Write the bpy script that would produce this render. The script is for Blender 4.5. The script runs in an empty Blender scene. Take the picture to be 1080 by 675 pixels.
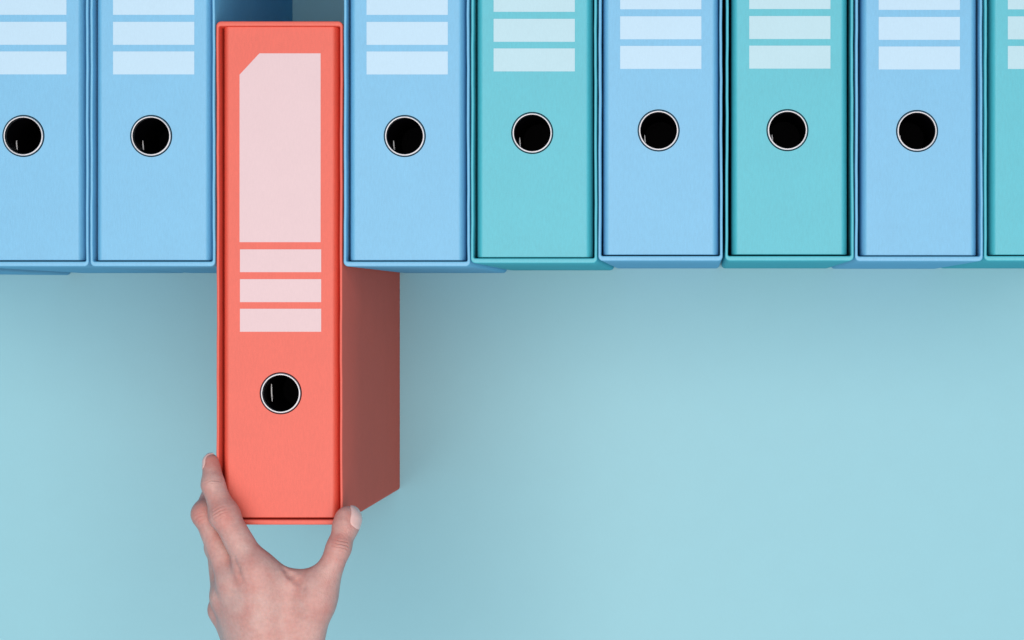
import bpy, bmesh, math, random
import numpy as np
from mathutils import Vector
random.seed(7)

S = bpy.context.scene
C = S.collection
# ------------------------------------------------------------------ view geometry (metres)
PXM = 1660.0                 # photo pixels per metre on the plane of the spines
H = 0.285                    # depth of a binder, spine to table
DF = 1.507                   # camera height over the spines
VX, VY = 740.0, 325.0        # optical axis in the photo
FPX = PXM * DF


def at(px, py, dz=0.0):
    """Point seen at a photo position, dz metres over the plane of the spines."""
    d = (DF - dz) / FPX
    return Vector(((px - VX) * d, -(py - VY) * d, H + dz))


# ------------------------------------------------------------------ materials
def srgb(r, g, b):
    f = lambda c: c / 12.92 if c <= 0.04045 else ((c + 0.055) / 1.055) ** 2.4
    return (f(r / 255), f(g / 255), f(b / 255), 1.0)


def nd(nt, kind, **kw):
    n = nt.nodes.new(kind)
    for k, v in kw.items():
        setattr(n, k, v)
    return n


def base_mat(name, rough=0.5, spec=0.5):
    m = bpy.data.materials.new(name)
    m.use_nodes = True
    nt = m.node_tree
    b = nt.nodes['Principled BSDF']
    b.inputs['Roughness'].default_value = rough
    b.inputs['Specular IOR Level'].default_value = spec
    return m, nt, b


def paper_mat(name, col, mottling=0.06, grain=0.045, bump=0.12, rough=0.55, spec=0.09):
    """Fine embossed book-binding paper: thread-like grain, faint cloudy mottling, a matt varnish over a deep ink."""
    m, nt, b = base_mat(name, rough, spec)
    out = nt.nodes['Material Output']
    nt.nodes.remove(b)
    b = nd(nt, 'ShaderNodeBsdfDiffuse')
    gl = nd(nt, 'ShaderNodeBsdfGlossy'); gl.inputs['Roughness'].default_value = rough
    gl.inputs['Color'].default_value = (1, 1, 1, 1)
    mix = nd(nt, 'ShaderNodeMixShader'); mix.inputs[0].default_value = spec
    nt.links.new(b.outputs[0], mix.inputs[1]); nt.links.new(gl.outputs[0], mix.inputs[2])
    nt.links.new(mix.outputs[0], out.inputs['Surface'])
    geo = nd(nt, 'ShaderNodeNewGeometry')
    n1 = nd(nt, 'ShaderNodeTexNoise'); n1.inputs['Scale'].default_value = 45; n1.inputs['Detail'].default_value = 5
    n2 = nd(nt, 'ShaderNodeTexNoise'); n2.inputs['Scale'].default_value = 1500; n2.inputs['Detail'].default_value = 2
    mp = nd(nt, 'ShaderNodeMapping'); mp.inputs['Scale'].default_value = (1.0, 0.22, 1.0)
    n3 = nd(nt, 'ShaderNodeTexNoise'); n3.inputs['Scale'].default_value = 1100; n3.inputs['Detail'].default_value = 2
    for n in (n1, n2):
        nt.links.new(geo.outputs['Position'], n.inputs['Vector'])
    nt.links.new(geo.outputs['Position'], mp.inputs['Vector'])
    nt.links.new(mp.outputs['Vector'], n3.inputs['Vector'])

    def scaled(n, amp):
        r = nd(nt, 'ShaderNodeMapRange')
        r.inputs['From Min'].default_value = 0.3; r.inputs['From Max'].default_value = 0.7
        r.inputs['To Min'].default_value = 1 - amp; r.inputs['To Max'].default_value = 1 + amp
        nt.links.new(n.outputs['Fac'], r.inputs['Value'])
        return r.outputs['Result']
    mul = nd(nt, 'ShaderNodeMath', operation='MULTIPLY')
    nt.links.new(scaled(n1, mottling), mul.inputs[0]); nt.links.new(scaled(n2, grain), mul.inputs[1])
    mul2 = nd(nt, 'ShaderNodeMath', operation='MULTIPLY')
    nt.links.new(mul.outputs[0], mul2.inputs[0]); nt.links.new(scaled(n3, grain), mul2.inputs[1])
    vm = nd(nt, 'ShaderNodeVectorMath', operation='SCALE')
    vm.inputs[0].default_value = col[:3]
    nt.links.new(mul2.outputs[0], vm.inputs['Scale'])
    nt.links.new(vm.outputs[0], b.inputs['Color'])
    add = nd(nt, 'ShaderNodeMath', operation='ADD')
    nt.links.new(n2.outputs['Fac'], add.inputs[0]); nt.links.new(n3.outputs['Fac'], add.inputs[1])
    bp = nd(nt, 'ShaderNodeBump'); bp.inputs['Strength'].default_value = bump; bp.inputs['Distance'].default_value = 0.0004
    nt.links.new(add.outputs[0], bp.inputs['Height'])
    nt.links.new(bp.outputs['Normal'], b.inputs['Normal']); nt.links.new(bp.outputs['Normal'], gl.inputs['Normal'])
    return m


BLUE = (0.138, 0.410, 0.622, 1)
TEAL = (0.050, 0.412, 0.490, 1)
CORAL = (0.72, 0.101, 0.063, 1)
M = {}
for nm, c, lab in (('blue', BLUE, (0.445, 0.605, 0.72)), ('teal', TEAL, (0.42, 0.595, 0.65)), ('coral', CORAL, (0.67, 0.462, 0.47))):
    M[nm] = paper_mat(nm + '_binding_paper', c, 0.015, 0.035, 0.15, spec=0.05 if nm == 'coral' else 0.07)
    M[nm + '_label'] = paper_mat(nm + '_label_print', lab, 0.01, 0.015, 0.06, 0.5, 0.05)
M['table'] = paper_mat('pale_blue_table_card', (0.224, 0.512, 0.578), 0.008, 0.008, 0.03, 0.6, 0.085)
M['metal'], _, b = base_mat('satin_nickel', 0.42)
b.inputs['Metallic'].default_value = 1.0
b.inputs['Base Color'].default_value = (0.42, 0.42, 0.44, 1)
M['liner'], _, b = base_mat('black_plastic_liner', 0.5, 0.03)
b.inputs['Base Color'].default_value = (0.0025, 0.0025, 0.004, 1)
M['glint'], _, b = base_mat('painted_glint', 0.4)  # pale tone that paints a highlight inside the finger hole
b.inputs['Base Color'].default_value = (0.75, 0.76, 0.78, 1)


def new_obj(name, me, parent=None, loc=(0, 0, 0)):
    o = bpy.data.objects.new(name, me)
    C.objects.link(o)
    o.location = loc
    if parent is not None:
        o.parent = parent
    return o


def finish(bm, name, mat, angle=35):
    bmesh.ops.recalc_face_normals(bm, faces=bm.faces)
    me = bpy.data.meshes.new(name)
    bm.to_mesh(me); bm.free()
    me.materials.append(mat)
    for p in me.polygons:
        p.use_smooth = True
    me.set_sharp_from_angle(angle=math.radians(angle))
    return me


# ------------------------------------------------------------------ binder parts
W = 0.0803                    # slipcase width
L = 0.3199                    # slipcase length
TS, TE = 0.0017, 0.0031       # wall thickness, side and end
SW, SL = 0.0737, 0.3124       # spine board
RECESS = 0.0016
HOLE_Y = -0.0771
HOLE_R = 0.0117


def rect_path(hw, hl, r, nside=28, narc=6):
    """Rounded rectangle, same point count for every size, long sides finely divided."""
    pts = []
    corners = [(hw - r, hl - r, 0), (-hw + r, hl - r, 90), (-hw + r, -hl + r, 180), (hw - r, -hl + r, 270)]
    for ci, (cx, cy, a0) in enumerate(corners):
        for k in range(narc + 1):
            a = math.radians(a0 + 90 * k / narc)
            pts.append((cx + r * math.cos(a), cy + r * math.sin(a)))
        nx = corners[(ci + 1) % 4]
        a1 = math.radians(nx[2])
        q = (nx[0] + r * math.cos(a1), nx[1] + r * math.sin(a1))
        p = pts[-1]
        n = nside if ci in (1, 3) else 8
        for k in range(1, n):
            t = k / n
            pts.append((p[0] + (q[0] - p[0]) * t, p[1] + (q[1] - p[1]) * t))
    return pts


def slipcase_mesh(mat, w, bow_l, bow_r, sag):
    bm = bmesh.new()
    bev = 0.0006
    hw, hl = w / 2, L / 2
    rings = []
    wob, ph = 1.0, random.uniform(0, 6)

    def ring(dx, dy, r, z):
        out = []
        for x, y in rect_path(hw - dx, hl - dy, r):
            amp = bow_l if x < 0 else bow_r
            k = max(0.0, math.cos(math.pi * y / L)) * (abs(x) / hw) ** 2
            s = 1 if x > 0 else -1
            x2 = x - s * (amp * k + wob * abs(x) / hw * (.00009 * math.sin(y * 95 + s + ph) + .00006 * math.sin(y * 260 + 2 * ph))) * (z / H)
            zz = z - (sag * (math.sin(5 * y / L + 3 * x / w) + 1) if z > H * 0.9 else 0)
            out.append(bm.verts.new((x2, y, zz)))
        rings.append(out)
    ring(0, 0, 0.0030, 0.0004)
    ring(0, 0, 0.0030, H * 0.35)
    ring(0, 0, 0.0030, H * 0.7)
    ring(0, 0, 0.0030, H - bev)
    ring(bev * .3, bev * .3, 0.0028, H - bev * .3)
    ring(bev, bev, 0.0024, H)
    ring(TS - bev, TE - bev, 0.0016, H)
    ring(TS - bev * .3, TE - bev * .3, 0.0013, H - bev * .3)
    ring(TS, TE, 0.0011, H - bev)
    ring(TS, TE, 0.0011, H * 0.6)
    ring(TS, TE, 0.0011, 0.004)
    n = len(rings[0])
    for a, b_ in zip(rings[:-1], rings[1:]):
        for i in range(n):
            j = (i + 1) % n
            bm.faces.new((a[i], a[j], b_[j], b_[i]))
    bm.faces.new(rings[0][::-1])
    bm.faces.new(rings[-1])
    return finish(bm, 'slipcase', mat, 50)


def spine_mesh(hole_x):
    """Board with rolled long edges; the finger hole is cut right through it."""
    top = H - RECESS
    rx, rz = 0.0042, 0.0085
    hw = SW / 2
    prof = [(-hw, 0.02), (-hw, top - 0.03)]
    N = 9
    for k in range(N + 1):
        a = math.pi - (math.pi / 2) * k / N
        prof.append((-hw + rx + rx * math.cos(a), top - rz + rz * math.sin(a)))
    prof.append((-hw + rx + 0.0003, top))
    prof = prof + [(-x, z) for x, z in prof[::-1]]
    bm = bmesh.new()
    rows = []
    e = 0.0004
    for y, ins in ((-SL / 2, e), (-SL / 2 + e, 0), (SL / 2 - e, 0), (SL / 2, e)):
        rows.append([bm.verts.new((x - math.copysign(ins if abs(x) > hw - .001 else 0, x), y, z - (ins if z > top - .002 else 0))) for x, z in prof])
    for a, b_ in zip(rows[:-1], rows[1:]):
        for i in range(len(prof) - 1):
            bm.faces.new((a[i], a[i + 1], b_[i + 1], b_[i]))
        bm.faces.new((a[-1], a[0], b_[0], b_[-1]))
    bm.faces.new(rows[0]); bm.faces.new(rows[-1][::-1])
    bmesh.ops.recalc_face_normals(bm, faces=bm.faces)
    me = bpy.data.meshes.new('spine'); bm.to_mesh(me); bm.free()
    o = bpy.data.objects.new('spine_tmp', me); C.objects.link(o)
    bm = bmesh.new()
    bmesh.ops.create_cone(bm, cap_ends=True, segments=64, radius1=HOLE_R, radius2=HOLE_R, depth=0.22)
    bmesh.ops.translate(bm, verts=bm.verts, vec=(hole_x, HOLE_Y, top))
    mc = bpy.data.meshes.new('cut'); bm.to_mesh(mc); bm.free()
    oc = bpy.data.objects.new('cut_tmp', mc); C.objects.link(oc)
    md = o.modifiers.new('b', 'BOOLEAN'); md.object = oc; md.operation = 'DIFFERENCE'; md.solver = 'EXACT'
    dg = bpy.context.evaluated_depsgraph_get(); dg.update()
    res = bpy.data.meshes.new_from_object(o.evaluated_get(dg))
    bpy.data.objects.remove(o); bpy.data.objects.remove(oc)
    res.name = 'spine'
    for p in res.polygons:
        p.use_smooth = True
    res.set_sharp_from_angle(angle=math.radians(32))
    return res


def lathe(prof, seg=72, closed=False):
    bm = bmesh.new()
    rings = []
    for r, z in prof:
        rings.append([bm.verts.new((r * math.cos(2 * math.pi * k / seg), r * math.sin(2 * math.pi * k / seg), z)) for k in range(seg)])
    pairs = list(zip(rings[:-1], rings[1:]))
    if closed:
        pairs.append((rings[-1], rings[0]))
    for a, b_ in pairs:
        for i in range(seg):
            j = (i + 1) % seg
            bm.faces.new((a[i], a[j], b_[j], b_[i]))
    return bm, rings


def ring_mesh():
    prof = [(0.01150, -0.0030), (0.01150, 0.0004), (0.01158, 0.0008), (0.01172, 0.00102), (0.0120, 0.0011), (0.0123, 0.00106),
            (0.0126, 0.00092), (0.01278, 0.00070), (0.01290, 0.0003), (0.0129, -0.0002), (0.01168, -0.0002), (0.01168, -0.0030)]
    bm, _ = lathe(prof, closed=True)
    return finish(bm, 'finger_ring', M['metal'], 40)


def liner_mesh():
    prof = [(0.01164, -0.0012), (0.01164, -0.068), (0.0108, -0.070)]
    bm, rings = lathe(prof)
    bm.faces.new(rings[-1])
    b2, _ = lathe([(0.0127, 0.0002), (0.0133, 0.0002), (0.0134, 0.00004), (0.0127, 0.00004)], closed=True)   # black band put in for the shade line round the metal ring
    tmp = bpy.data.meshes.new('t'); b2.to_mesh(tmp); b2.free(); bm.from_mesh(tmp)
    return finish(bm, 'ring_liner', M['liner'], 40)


def glint_mesh(length, x, y):
    """Pale sliver added as the glint on the liner wall, tapering to one end."""
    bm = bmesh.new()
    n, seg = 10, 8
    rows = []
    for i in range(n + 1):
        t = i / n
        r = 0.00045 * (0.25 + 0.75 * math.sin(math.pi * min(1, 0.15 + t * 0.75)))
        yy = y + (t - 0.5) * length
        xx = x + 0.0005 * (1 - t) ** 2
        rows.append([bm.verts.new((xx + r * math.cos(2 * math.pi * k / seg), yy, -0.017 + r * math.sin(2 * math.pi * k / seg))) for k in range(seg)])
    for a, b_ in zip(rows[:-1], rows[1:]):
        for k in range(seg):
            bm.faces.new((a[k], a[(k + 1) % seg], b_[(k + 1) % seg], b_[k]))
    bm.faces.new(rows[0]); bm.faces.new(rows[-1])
    return finish(bm, 'glint_sliver', M['glint'])


def plate_mesh(name, pts, mat):
    bm = bmesh.new()
    lo = [bm.verts.new((x, y, 0)) for x, y in pts]
    hi = [bm.verts.new((x, y, 0.00012)) for x, y in pts]
    n = len(pts)
    bm.faces.new(hi); bm.faces.new(lo[::-1])
    for i in range(n):
        bm.faces.new((lo[i], lo[(i + 1) % n], hi[(i + 1) % n], hi[i]))
    return finish(bm, name, mat)


def lx(px): return (px - 294.6) / PXM * 1.0017
def ly(py): return (287.5 - py) / PXM * 1.0017


TITLE = [(lx(251.6), ly(79.5)), (lx(251.6), ly(256)), (lx(337), ly(256)), (lx(337), ly(57)), (lx(272.5), ly(57))]
LINES = [(263.6, 287.6), (295.0, 319.2), (326.2, 350.4)]

HOLE_X = {'blue': -0.0013, 'teal': -0.0013, 'coral': 0.0003}
spine_src = {-0.0013: spine_mesh(-0.0013), 0.0003: spine_mesh(0.0003)}
MESH = {}
for nm in ('blue', 'teal', 'coral'):
    sm = spine_src[HOLE_X[nm]].copy()
    sm.materials.clear(); sm.materials.append(M[nm])
    MESH[nm] = dict(spine=sm, title=plate_mesh('title_label', TITLE, M[nm + '_label']),
                    lines=[plate_mesh('label_strip', [(lx(252), ly(b_)), (lx(337.6), ly(b_)), (lx(337.6), ly(a)), (lx(252), ly(a))], M[nm + '_label']) for a, b_ in LINES])
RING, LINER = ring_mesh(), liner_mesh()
GLINT = {'blue': glint_mesh(0.0062, -0.0093, -0.0048), 'coral': glint_mesh(0.0112, -0.0090, -0.0002)}
GLINT['teal'] = GLINT['blue']


def binder(x0, x1, ybot, colour, label, group=None, rot=0.0):
    w = (x1 - x0 - 0.5) / PXM
    root = new_obj('binder', None)
    root.empty_display_size = 0.05
    c = at((x0 + x1) / 2, ybot)
    root.location = (c.x, c.y + L / 2, 0)
    root.rotation_euler.z = math.radians(rot)
    root['label'] = label; root['category'] = 'binder'
    if group:
        root['group'] = group
    m = MESH[colour]
    new_obj('slipcase', slipcase_mesh(M[colour], w, random.uniform(.0001, .0006), random.uniform(.0001, .0006), random.uniform(0, .0002)), root)
    sx, sy, lj = random.uniform(-.0003, .0003), random.uniform(0, .0004), random.uniform(-.0002, .0002)
    if colour == 'coral':
        sy = .0006
    top = H - RECESS
    new_obj('spine', m['spine'], root, (sx, sy, 0))
    new_obj('title_label', m['title'], root, (sx + lj, sy, top + .00003))
    for me in m['lines']:
        new_obj('label_strip', me, root, (sx + lj, sy, top + .00003))
    rg = new_obj('finger_ring', RING, root, (sx + HOLE_X[colour], HOLE_Y + sy, top))
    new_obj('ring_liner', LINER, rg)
    new_obj('glint_sliver', GLINT[colour], rg)
    return root


ROW = 'binders standing in the row'
binder(-182, -48.5, 283.0, 'blue', 'blue binder mostly outside the left edge, only its dark lower rear corner showing', ROW, -0.5)
binder(-40.5, 93.6, 281, 'blue', 'light blue binder whose spine is cut off by the left edge of the photo', ROW)
binder(94.6, 227.2, 281, 'blue', 'light blue binder directly left of the pulled-out coral binder', ROW)
binder(362.2, 496.0, 281, 'blue', 'light blue binder directly right of the pulled-out coral binder', ROW)
binder(496.3, 630.3, 277.6, 'teal', 'teal binder nearest to the coral one, between two light blue binders', ROW)
binder(630.8, 762.6, 275.2, 'blue', 'light blue binder standing between the two fully visible teal binders', ROW)
binder(764.6, 900.9, 275.2, 'teal', 'teal binder farther from the coral one, just left of the rightmost blue binder', ROW)
binder(901.5, 1037.2, 275.6, 'blue', 'rightmost light blue binder, between a whole teal spine and a cut-off teal spine', ROW)
binder(1037.7, 1173.2, 275.2, 'teal', 'teal binder cut off by the right edge of the photo', ROW)
RED = (227.6, 361.8, 553.4)
binder(*RED, 'coral', 'coral red binder pulled out of the row and gripped by the hand')

# ------------------------------------------------------------------ table
bm = bmesh.new()
bmesh.ops.create_grid(bm, x_segments=8, y_segments=8, size=2.5)
tb = new_obj('table_surface', finish(bm, 'table_surface', M['table']))
tb['kind'] = 'structure'
tb['label'] = 'seamless pale blue table surface under the binders'

# ------------------------------------------------------------------ hand (one continuous surface from a distance field)
VOX = 0.00065
J = {}


def jt(name, px, py, dz, r):
    J[name] = (np.array(at(px, py, dz)), r)


# index
jt('i0', 270, 603, .0150, .0100); jt('i1', 236.5, 543, .0105, .0085); jt('i2', 224.6, 511, .0055, .0069); jt('i3', 223.0, 488, -.0005, .0055)
# middle
jt('m0', 246, 614, .0085, .0092); jt('m1', 216.2, 542, -.0055, .0073); jt('m2', 229, 510, -.026, .0070); jt('m3', 235, 500, -.044, .0062)
# ring
jt('r0', 238, 630, -.0030, .0088); jt('r1', 230, 577, -.030, .0074); jt('r2', 226, 548, -.055, .0068); jt('r3', 233, 540, -.072, .0060)
# little
jt('l0', 235, 643, -.0160, .0082); jt('l1', 238, 604, -.046, .0066); jt('l2', 233, 580, -.064, .0060); jt('l3', 240, 572, -.078, .0053)
# thumb
jt('t0', 311, 718, -.0020, .0135); jt('t1', 335, 633, .0125, .0096); jt('t2', 357.2, 578, .0130, .0073); jt('t3', 367.2, 547.5, .0055, .0076)
# carpus
jt('ci', 292, 722, .0030, .0150); jt('cm', 284, 724, .0010, .0150); jt('cr', 279, 726, -.0040, .0140); jt('cl', 277, 724, -.0120, .0125)
# forearm
jt('wr', 305, 760, -.0040, .0165); jt('wu', 281, 762, -.0080, .0155)
jt('fr', 316, 930, -.0100, .0240); jt('fu', 276, 930, -.0140, .0230)

lo = np.array([at(190, 0).x, at(0, 925).y, H - .088])
hi = np.array([at(400, 0).x, at(0, 468).y, H + .036])
dims = np.ceil((hi - lo) / VOX).astype(int)
gx, gy, gz = [(lo[i] + VOX * np.arange(dims[i])).astype(np.float32) for i in range(3)]


def cone(P, a, b):
    (pa, ra), (pb, rb) = J[a], J[b]
    return cone_raw(P, pa, pb, ra, rb)


def cone_raw(P, pa, pb, ra, rb):
    X, Y, Z = P
    d = pb - pa
    L2 = float(d @ d)
    t = ((X - pa[0]) * d[0] + (Y - pa[1]) * d[1] + (Z - pa[2]) * d[2]) / L2
    t = np.clip(t, 0, 1).astype(np.float32)
    q = (X - pa[0] - t * d[0]) ** 2 + (Y - pa[1] - t * d[1]) ** 2 + (Z - pa[2] - t * d[2]) ** 2
    return np.sqrt(q) - (ra + (rb - ra) * t)


def tri(P, a, b, c, r):
    """Rounded triangle: the web of skin between thumb and index."""
    X, Y, Z = P
    e0, e1 = b - a, c - a
    vx, vy, vz = X - a[0], Y - a[1], Z - a[2]
    d00, d01, d11 = e0 @ e0, e0 @ e1, e1 @ e1
    d20 = vx * e0[0] + vy * e0[1] + vz * e0[2]
    d21 = vx * e1[0] + vy * e1[1] + vz * e1[2]
    den = d00 * d11 - d01 * d01
    v = (d11 * d20 - d01 * d21) / den
    w = (d00 * d21 - d01 * d20) / den
    inside = (v >= 0) & (w >= 0) & (v + w <= 1)
    n = np.cross(e0, e1); n /= np.linalg.norm(n)
    pl = np.abs(vx * n[0] + vy * n[1] + vz * n[2])
    z = lambda p, q: cone_raw(P, p, q, 0.0, 0.0)
    edge = np.minimum(np.minimum(z(a, b), z(b, c)), z(c, a))
    return np.where(inside, pl, edge) - r


def smin(a, b, k):
    h = np.maximum(k - np.abs(a - b), 0) / k
    return np.minimum(a, b) - h * h * k * 0.25


def smax(a, b, k):
    return -smin(-a, -b, k)


def groove(P, d, pa, pb, r, depth):
    g = cone_raw(P, np.array(pa), np.array(pb), r, r * .6)
    return smax(d, -(g), depth)


def boxd(P, x0, x1, y0, y1, z1):
    X, Y, Z = P
    dx = np.maximum(x0 - X, X - x1); dy = np.maximum(y0 - Y, Y - y1); dz = Z - z1
    out = np.sqrt(np.maximum(dx, 0) ** 2 + np.maximum(dy, 0) ** 2 + np.maximum(dz, 0) ** 2)
    return out + np.minimum(np.maximum(np.maximum(dx, dy), dz), 0)


RX0, RX1 = at(RED[0], 0).x, at(RED[1], 0).x
RY0 = at(0, RED[2]).y


def hand_core(P):
    def finger(n, bulge):
        d = cone(P, n + '1', n + '2')
        d = smin(d, cone(P, n + '2', n + '3'), .0035)
        d = smin(d, cone(P, n + '0', n + '1'), .0045)
        p, r = J[n + '1']
        d = smin(d, cone_raw(P, p, p + np.array([1e-4, 0, 0]), r + bulge, r + bulge), .004)
        return d
    idx, mid, rng, lit = finger('i', .0001), finger('m', .0004), finger('r', .0003), finger('l', .0002)
    th = smin(cone(P, 't1', 't2'), cone(P, 't2', 't3'), .004)
    p, r = J['t3']; q = J['t2'][0]
    ax = (p - q) / np.linalg.norm(p - q)
    th = smin(th, cone_raw(P, p - ax * .004, p - ax * .001, .0080, .0078), .004)
    fingers = smin(smin(smin(idx, mid, .0012), rng, .0015), lit, .0015)
    palm = smin(cone(P, 'ci', 'i0'), cone(P, 'cm', 'm0'), .012)
    palm = smin(palm, cone(P, 'cr', 'r0'), .012)
    palm = smin(palm, cone(P, 'cl', 'l0'), .010)
    palm = smin(palm, tri(P, J['i0'][0] - np.array([0, 0, .002]), J['l0'][0] + np.array([.012, 0, -.006]), J['cm'][0], .0095), .014)
    thm = cone(P, 't0', 't1')
    palm = smin(palm, thm, .012)
    palm = smin(palm, tri(P, np.array(at(281, 613, .010)), np.array(at(327, 616, .010)), np.array(at(300, 700, .005)), .0090), .012)
    arm = smin(cone(P, 'wr', 'fr'), cone(P, 'wu', 'fu'), .03)
    carp = smin(cone(P, 'ci', 'wr'), cone(P, 'cl', 'wu'), .025)
    palm = smin(palm, smin(carp, arm, .02), .014)
    d = smin(palm, fingers, .0060)
    d = smin(d, th, .0110)
    # pressed against the binder
    d = smax(d, -boxd(P, RX0 - .0001, RX1 + .0001, RY0 - .0001, 1.0, H + .0001), .0012)
    return d


def on_skin(px, py):
    """First point of the hand met when looking down at a photo position."""
    p = np.array(at(px, py, .034)); cam = np.array([0, 0, H + DF])
    d = (p - cam) / np.linalg.norm(p - cam)
    for _ in range(120):
        v = float(hand_core((np.float32(p[0:1]), np.float32(p[1:2]), np.float32(p[2:3])))[0])
        p = p + d * max(v, 0) * .7
    return p


FOLDS = [[(301, 600, .0007), (307, 606, .0014), (313, 612, .0014), (320, 619, .0008)],
         [(246, 590, .0010), (250, 600, .0009), (255, 612, .0003)]]
FOLDS = [[(on_skin(x, y) + np.array([0, 0, .0009]), w_) for x, y, w_ in f] for f in FOLDS]


def hand_sdf(P):
    d = hand_core(P)
    for f in FOLDS:
        for (pa, ra), (pb, rb) in zip(f[:-1], f[1:]):
            d = smax(d, -cone_raw(P, pa, pb, ra, rb), .0030)
    return d


X, Y, Z = np.meshgrid(gx, gy, gz, indexing='ij', sparse=True)
F = hand_sdf((X, Y, Z)).astype(np.float32)
F[:, 0, :] = 1e-3; F[0] = 1e-3; F[-1] = 1e-3; F[:, :, 0] = 1e-3; F[:, :, -1] = 1e-3


def surface_nets(F):
    neg = F < 0
    nx, ny, nz = F.shape
    cnt = np.zeros((nx - 1, ny - 1, nz - 1), np.int16)
    for i in (0, 1):
        for j in (0, 1):
            for k in (0, 1):
                cnt += neg[i:nx - 1 + i, j:ny - 1 + j, k:nz - 1 + k]
    act = (cnt > 0) & (cnt < 8)
    ids = np.full(act.shape, -1, np.int64)
    cells = np.argwhere(act)
    ids[act] = np.arange(len(cells))
    acc = np.zeros((len(cells), 3)); num = np.zeros(len(cells))
    corners = [(i, j, k) for i in (0, 1) for j in (0, 1) for k in (0, 1)]
    for a in corners:
        for ax in range(3):
            if a[ax]:
                continue
            b_ = list(a); b_[ax] = 1
            fa = F[cells[:, 0] + a[0], cells[:, 1] + a[1], cells[:, 2] + a[2]]
            fb = F[cells[:, 0] + b_[0], cells[:, 1] + b_[1], cells[:, 2] + b_[2]]
            s = (fa < 0) != (fb < 0)
            t = np.where(s, fa / np.where(s, fa - fb, 1), 0)
            pos = np.tile(np.array(a, float), (len(cells), 1)); pos[:, ax] = t
            acc += pos * s[:, None]; num += s
    verts = cells + acc / num[:, None]
    quads = []
    for ax in range(3):
        u, v = (ax + 1) % 3, (ax + 2) % 3
        sl0 = [slice(None)] * 3; sl1 = [slice(None)] * 3
        sl0[ax] = slice(0, -1); sl1[ax] = slice(1, None)
        n0, n1 = neg[tuple(sl0)], neg[tuple(sl1)]
        e = np.argwhere(n0 != n1)
        ok = (e[:, u] > 0) & (e[:, v] > 0) & (e[:, u] < F.shape[u] - 1) & (e[:, v] < F.shape[v] - 1)
        e = e[ok]
        flip = n0[e[:, 0], e[:, 1], e[:, 2]]

        def cid(du, dv):
            c = e.copy(); c[:, u] += du; c[:, v] += dv
            return ids[c[:, 0], c[:, 1], c[:, 2]]
        q = np.stack([cid(-1, -1), cid(0, -1), cid(0, 0), cid(-1, 0)], 1)
        q[~flip] = q[~flip][:, ::-1]
        quads.append(q)
    return verts, np.concatenate(quads)


V, Q = surface_nets(F)
V = lo + V * VOX


def sdf_pts(P):
    return hand_sdf((P[:, 0].astype(np.float32), P[:, 1].astype(np.float32), P[:, 2].astype(np.float32)))


def grad(P, e=.0004):
    g = np.stack([sdf_pts(P + np.eye(3)[i] * e) - sdf_pts(P - np.eye(3)[i] * e) for i in range(3)], 1)
    return g / np.linalg.norm(g, axis=1, keepdims=True)


# knuckle wrinkles: shallow transverse folds over the bent joints
N = grad(V)


def wrinkle(center, axis, nrm, length, width, freq, depth, seed):
    c = np.array(center); axis = np.array(axis) / np.linalg.norm(axis)
    nrm = np.array(nrm, float); nrm -= axis * (nrm @ axis); nrm /= np.linalg.norm(nrm)
    side = np.cross(axis, nrm)
    R = V - c
    s = R @ axis; w = R @ side; n = R @ nrm
    m = np.exp(-(s / length) ** 2) * np.exp(-(w / width) ** 2) * (n > -.002)
    wob = .00022 * np.sin(w * 620 + seed * 2.1) + .0001 * np.sin(w * 1700 + seed) + 14.0 * w * w
    return m * depth, (s + wob) * freq


I1, I0, I2 = J['i1'][0], J['i0'][0], J['i2'][0]
T1, T2, T3 = J['t1'][0], J['t2'][0], J['t3'][0]
CAM = np.array([0, 0, H + DF])


def wr(px, py, axis, *a):
    c = on_skin(px, py)
    return wrinkle(c, axis, CAM - c, *a)


folds = [wr(228, 541, I2 - I0, .0042, .0066, 1500, .8, 1),
         wr(363, 575, T3 - T1, .0036, .0064, 1500, 1.0, 2),
         wr(227, 507, J['i3'][0] - I2, .0012, .0060, 1900, 1.0, 3),
         wr(208, 546, J['m2'][0] - J['m0'][0], .0034, .0050, 1500, .5, 4)]
fm = np.stack([f[0] for f in folds]); fs = np.stack([f[1] for f in folds])
best = fm.argmax(0)
fold_m = fm[best, np.arange(len(V))]; fold_s = fs[best, np.arange(len(V))]

hm = bpy.data.meshes.new('hand')
hm.from_pydata(V.tolist(), [], Q.tolist())
hm.update()
for p in hm.polygons:
    p.use_smooth = True
# natural flush of the skin over knuckles and finger ends
flush = np.zeros(len(V))
for nm, rad, amt in (('i1', .011, .8), ('i3', .011, .9), ('m1', .010, .8), ('t2', .010, .8), ('t3', .011, .8), ('i0', .016, .35), ('l0', .012, .6), ('t1', .014, .4), ('i2', .008, .4)):
    d2 = ((V - J[nm][0]) ** 2).sum(1)
    flush = np.maximum(flush, amt * np.exp(-d2 / (rad * rad)))
at_ = hm.attributes.new('flush', 'FLOAT', 'POINT')
at_.data.foreach_set('value', flush.astype(np.float32))
for nm, val in (('fold_mask', fold_m), ('fold_phase', fold_s)):
    a_ = hm.attributes.new(nm, 'FLOAT', 'POINT')
    a_.data.foreach_set('value', val.astype(np.float32))

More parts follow.
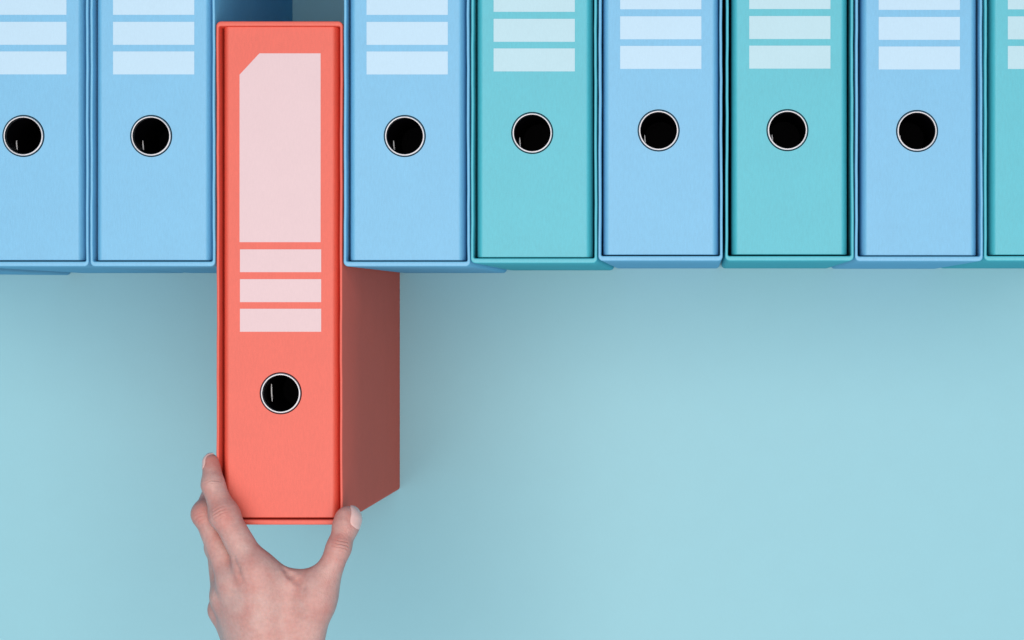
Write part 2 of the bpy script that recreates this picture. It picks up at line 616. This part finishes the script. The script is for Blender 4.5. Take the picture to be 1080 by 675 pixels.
m, nt, b = base_mat('skin', 0.46, 0.4)
geo = nd(nt, 'ShaderNodeNewGeometry')
at_n = nd(nt, 'ShaderNodeAttribute', attribute_name='flush')
n1 = nd(nt, 'ShaderNodeTexNoise'); n1.inputs['Scale'].default_value = 90; n1.inputs['Detail'].default_value = 6
n2 = nd(nt, 'ShaderNodeTexNoise'); n2.inputs['Scale'].default_value = 420; n2.inputs['Detail'].default_value = 4
for n in (n1, n2):
    nt.links.new(geo.outputs['Position'], n.inputs['Vector'])
mx = nd(nt, 'ShaderNodeMix', data_type='RGBA')
mx.inputs[6].default_value = srgb(198, 156, 147); mx.inputs[7].default_value = srgb(188, 118, 108)
ma = nd(nt, 'ShaderNodeMath', operation='MULTIPLY_ADD'); ma.inputs[1].default_value = 1.5; ma.inputs[2].default_value = -0.56
nt.links.new(n1.outputs['Fac'], ma.inputs[0])
mb = nd(nt, 'ShaderNodeMath', operation='ADD', use_clamp=True)
nt.links.new(ma.outputs[0], mb.inputs[0])
fl = nd(nt, 'ShaderNodeMath', operation='MULTIPLY'); fl.inputs[1].default_value = 1.05
nt.links.new(at_n.outputs['Fac'], fl.inputs[0]); nt.links.new(fl.outputs[0], mb.inputs[1])
nt.links.new(mb.outputs[0], mx.inputs[0])
mr = nd(nt, 'ShaderNodeMapRange'); mr.inputs['From Min'].default_value = .3; mr.inputs['From Max'].default_value = .7
mr.inputs['To Min'].default_value = .93; mr.inputs['To Max'].default_value = 1.06
nt.links.new(n2.outputs['Fac'], mr.inputs['Value'])
vm = nd(nt, 'ShaderNodeVectorMath', operation='SCALE')
nt.links.new(mx.outputs[2], vm.inputs[0]); nt.links.new(mr.outputs['Result'], vm.inputs['Scale'])
nt.links.new(vm.outputs[0], b.inputs['Base Color'])
b.inputs['Subsurface Weight'].default_value = 0.25
b.inputs['Subsurface Radius'].default_value = (1.0, 0.35, 0.2)
b.inputs['Subsurface Scale'].default_value = 0.0025
vo = nd(nt, 'ShaderNodeTexVoronoi'); vo.inputs['Scale'].default_value = 900
nt.links.new(geo.outputs['Position'], vo.inputs['Vector'])
ad = nd(nt, 'ShaderNodeMath', operation='ADD')
nt.links.new(vo.outputs['Distance'], ad.inputs[0]); nt.links.new(n2.outputs['Fac'], ad.inputs[1])
bp = nd(nt, 'ShaderNodeBump'); bp.inputs['Strength'].default_value = .30; bp.inputs['Distance'].default_value = .0004
nt.links.new(ad.outputs[0], bp.inputs['Height'])


def math_node(op, a, b_=None):
    n = nd(nt, 'ShaderNodeMath', operation=op)
    for k, v in enumerate((a, b_)):
        if v is None:
            continue
        if isinstance(v, float):
            n.inputs[k].default_value = v
        else:
            nt.links.new(v, n.inputs[k])
    return n.outputs[0]


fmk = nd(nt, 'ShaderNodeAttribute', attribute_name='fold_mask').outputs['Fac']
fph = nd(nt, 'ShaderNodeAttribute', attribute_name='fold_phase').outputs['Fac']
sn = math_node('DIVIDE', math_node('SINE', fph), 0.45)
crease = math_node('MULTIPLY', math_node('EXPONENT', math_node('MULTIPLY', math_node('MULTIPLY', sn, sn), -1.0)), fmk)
b2 = nd(nt, 'ShaderNodeBump', invert=True); b2.inputs['Strength'].default_value = 1.0; b2.inputs['Distance'].default_value = .00032
nt.links.new(crease, b2.inputs['Height']); nt.links.new(bp.outputs['Normal'], b2.inputs['Normal'])
nt.links.new(b2.outputs['Normal'], b.inputs['Normal'])
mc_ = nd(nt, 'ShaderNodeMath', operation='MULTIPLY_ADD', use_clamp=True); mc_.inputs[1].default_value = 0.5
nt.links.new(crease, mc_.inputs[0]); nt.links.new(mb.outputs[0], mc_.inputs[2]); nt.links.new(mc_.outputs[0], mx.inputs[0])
hm.materials.append(m)
hand = new_obj('hand', hm)
hand['label'] = 'bare left hand with pale nails gripping the lower end of the coral binder'
hand['category'] = 'hand'

mn, _, b = base_mat('nail', 0.25, 0.5)
b.inputs['Base Color'].default_value = srgb(222, 178, 170)
b.inputs['Subsurface Weight'].default_value = 0.2
b.inputs['Subsurface Radius'].default_value = (1.0, 0.5, 0.35)
b.inputs['Subsurface Scale'].default_value = 0.0015


def nail(center, axis, nrm, length, width):
    axis = np.array(axis) / np.linalg.norm(axis)
    nrm = np.array(nrm, float); nrm -= axis * (nrm @ axis); nrm /= np.linalg.norm(nrm)
    side = np.cross(axis, nrm)
    nu, nv = 22, 18
    pts = []
    for i in range(nu + 1):
        u = -1 + 2 * i / nu
        half = (1 - abs(u) ** 3.2) ** (1 / 2.4) if abs(u) < 1 else 0.02
        half = max(half, .05)
        for j in range(nv + 1):
            v = (-1 + 2 * j / nv) * half
            ang = v * 1.0
            pts.append(np.array(center) + axis * u * length / 2 + side * (width / 2) * math.sin(ang) / math.sin(1.0)
                       + nrm * (.012 * math.cos(ang)))
    P0 = np.array(pts)
    dirs = np.tile(-nrm, (len(P0), 1))
    P = P0.copy()
    for _ in range(40):                      # walk straight in, never further than the nail's own depth
        P += dirs * np.clip(sdf_pts(P), -.002, .002)[:, None] * .6
        P = P0 + dirs * np.clip((P - P0) @ (-nrm), 0, .012)[:, None]
    for _ in range(6):
        P -= grad(P) * np.clip(sdf_pts(P), -.001, .001)[:, None]
    n = grad(P)
    idx = lambda i, j: i * (nv + 1) + j
    bm = bmesh.new()
    edge = np.array([1 - max(abs(-1 + 2 * i / nu), abs(-1 + 2 * j / nv)) ** 6 for i in range(nu + 1) for j in range(nv + 1)])
    tip = np.array([max(0.0, (-1 + 2 * i / nu)) ** 3 for i in range(nu + 1) for j in range(nv + 1)])
    topv = P + n * (.00010 + .00032 * edge + .0002 * tip)[:, None] + np.outer(tip * .0008, axis)
    botv = P - n * .0006
    tv = [bm.verts.new(p) for p in topv]; bv = [bm.verts.new(p) for p in botv]
    for i in range(nu):
        for j in range(nv):
            bm.faces.new((tv[idx(i, j)], tv[idx(i + 1, j)], tv[idx(i + 1, j + 1)], tv[idx(i, j + 1)]))
            bm.faces.new((bv[idx(i, j)], bv[idx(i, j + 1)], bv[idx(i + 1, j + 1)], bv[idx(i + 1, j)]))
    border = [idx(i, 0) for i in range(nu + 1)] + [idx(nu, j) for j in range(1, nv + 1)] + [idx(i, nv) for i in range(nu - 1, -1, -1)] + [idx(0, j) for j in range(nv - 1, 0, -1)]
    for a, c in zip(border, border[1:] + border[:1]):
        bm.faces.new((tv[a], tv[c], bv[c], bv[a]))
    return new_obj('nail', finish(bm, 'nail', mn, 60), hand)


nail(T3 + (T3 - T2) / np.linalg.norm(T3 - T2) * .0010, T3 - T2, (.90, .1, .50), .0138, .0112)
I3 = J['i3'][0]
nail(I3 + (I3 - I2) / np.linalg.norm(I3 - I2) * .0005, I3 - I2, (-.97, .15, .12), .0100, .0080)

# ------------------------------------------------------------------ light, world, camera
def area(name, loc, target, sx, sy, power, col=(1, 1, 1)):
    l = bpy.data.lights.new(name, 'AREA')
    l.shape = 'RECTANGLE'; l.size = sx; l.size_y = sy; l.energy = power; l.color = col
    o = bpy.data.objects.new(name, l); C.objects.link(o)
    o.location = loc
    o.rotation_euler = (Vector(target) - Vector(loc)).to_track_quat('-Z', 'Y').to_euler()
    return o


area('softbox', (-0.15, -0.35, 2.5), (-0.1, 0, 0.1), 2.9, 2.6, 82, (1.0, 0.82, 0.73))
area('added_side_fill', (2.4, -1.5, 1.5), (-.2, -.05, .15), 1.4, 1.4, 5.0, (1.0, 0.95, 0.98))  # unseen lamp added to brighten the coral side face
w = bpy.data.worlds.new('World'); S.world = w; w.use_nodes = True
bg = w.node_tree.nodes['Background']
bg.inputs['Color'].default_value = (0.22, 0.72, 1.0, 1); bg.inputs['Strength'].default_value = 0.50

cd = bpy.data.cameras.new('camera')
cd.sensor_fit = 'HORIZONTAL'; cd.sensor_width = 36
cd.lens = FPX / 1080 * 36
cd.shift_x = (540 - VX) / 1080
cd.shift_y = -(337.5 - VY) / 1080
cd.clip_end = 50
co = bpy.data.objects.new('camera', cd); C.objects.link(co)
co.location = (0, 0, H + DF)
S.camera = co
S.view_settings.view_transform = 'Standard'
S.view_settings.look = 'None'
S.view_settings.exposure = 0
S.view_settings.gamma = 1
S.cycles.max_bounces = 12
S.cycles.diffuse_bounces = 8
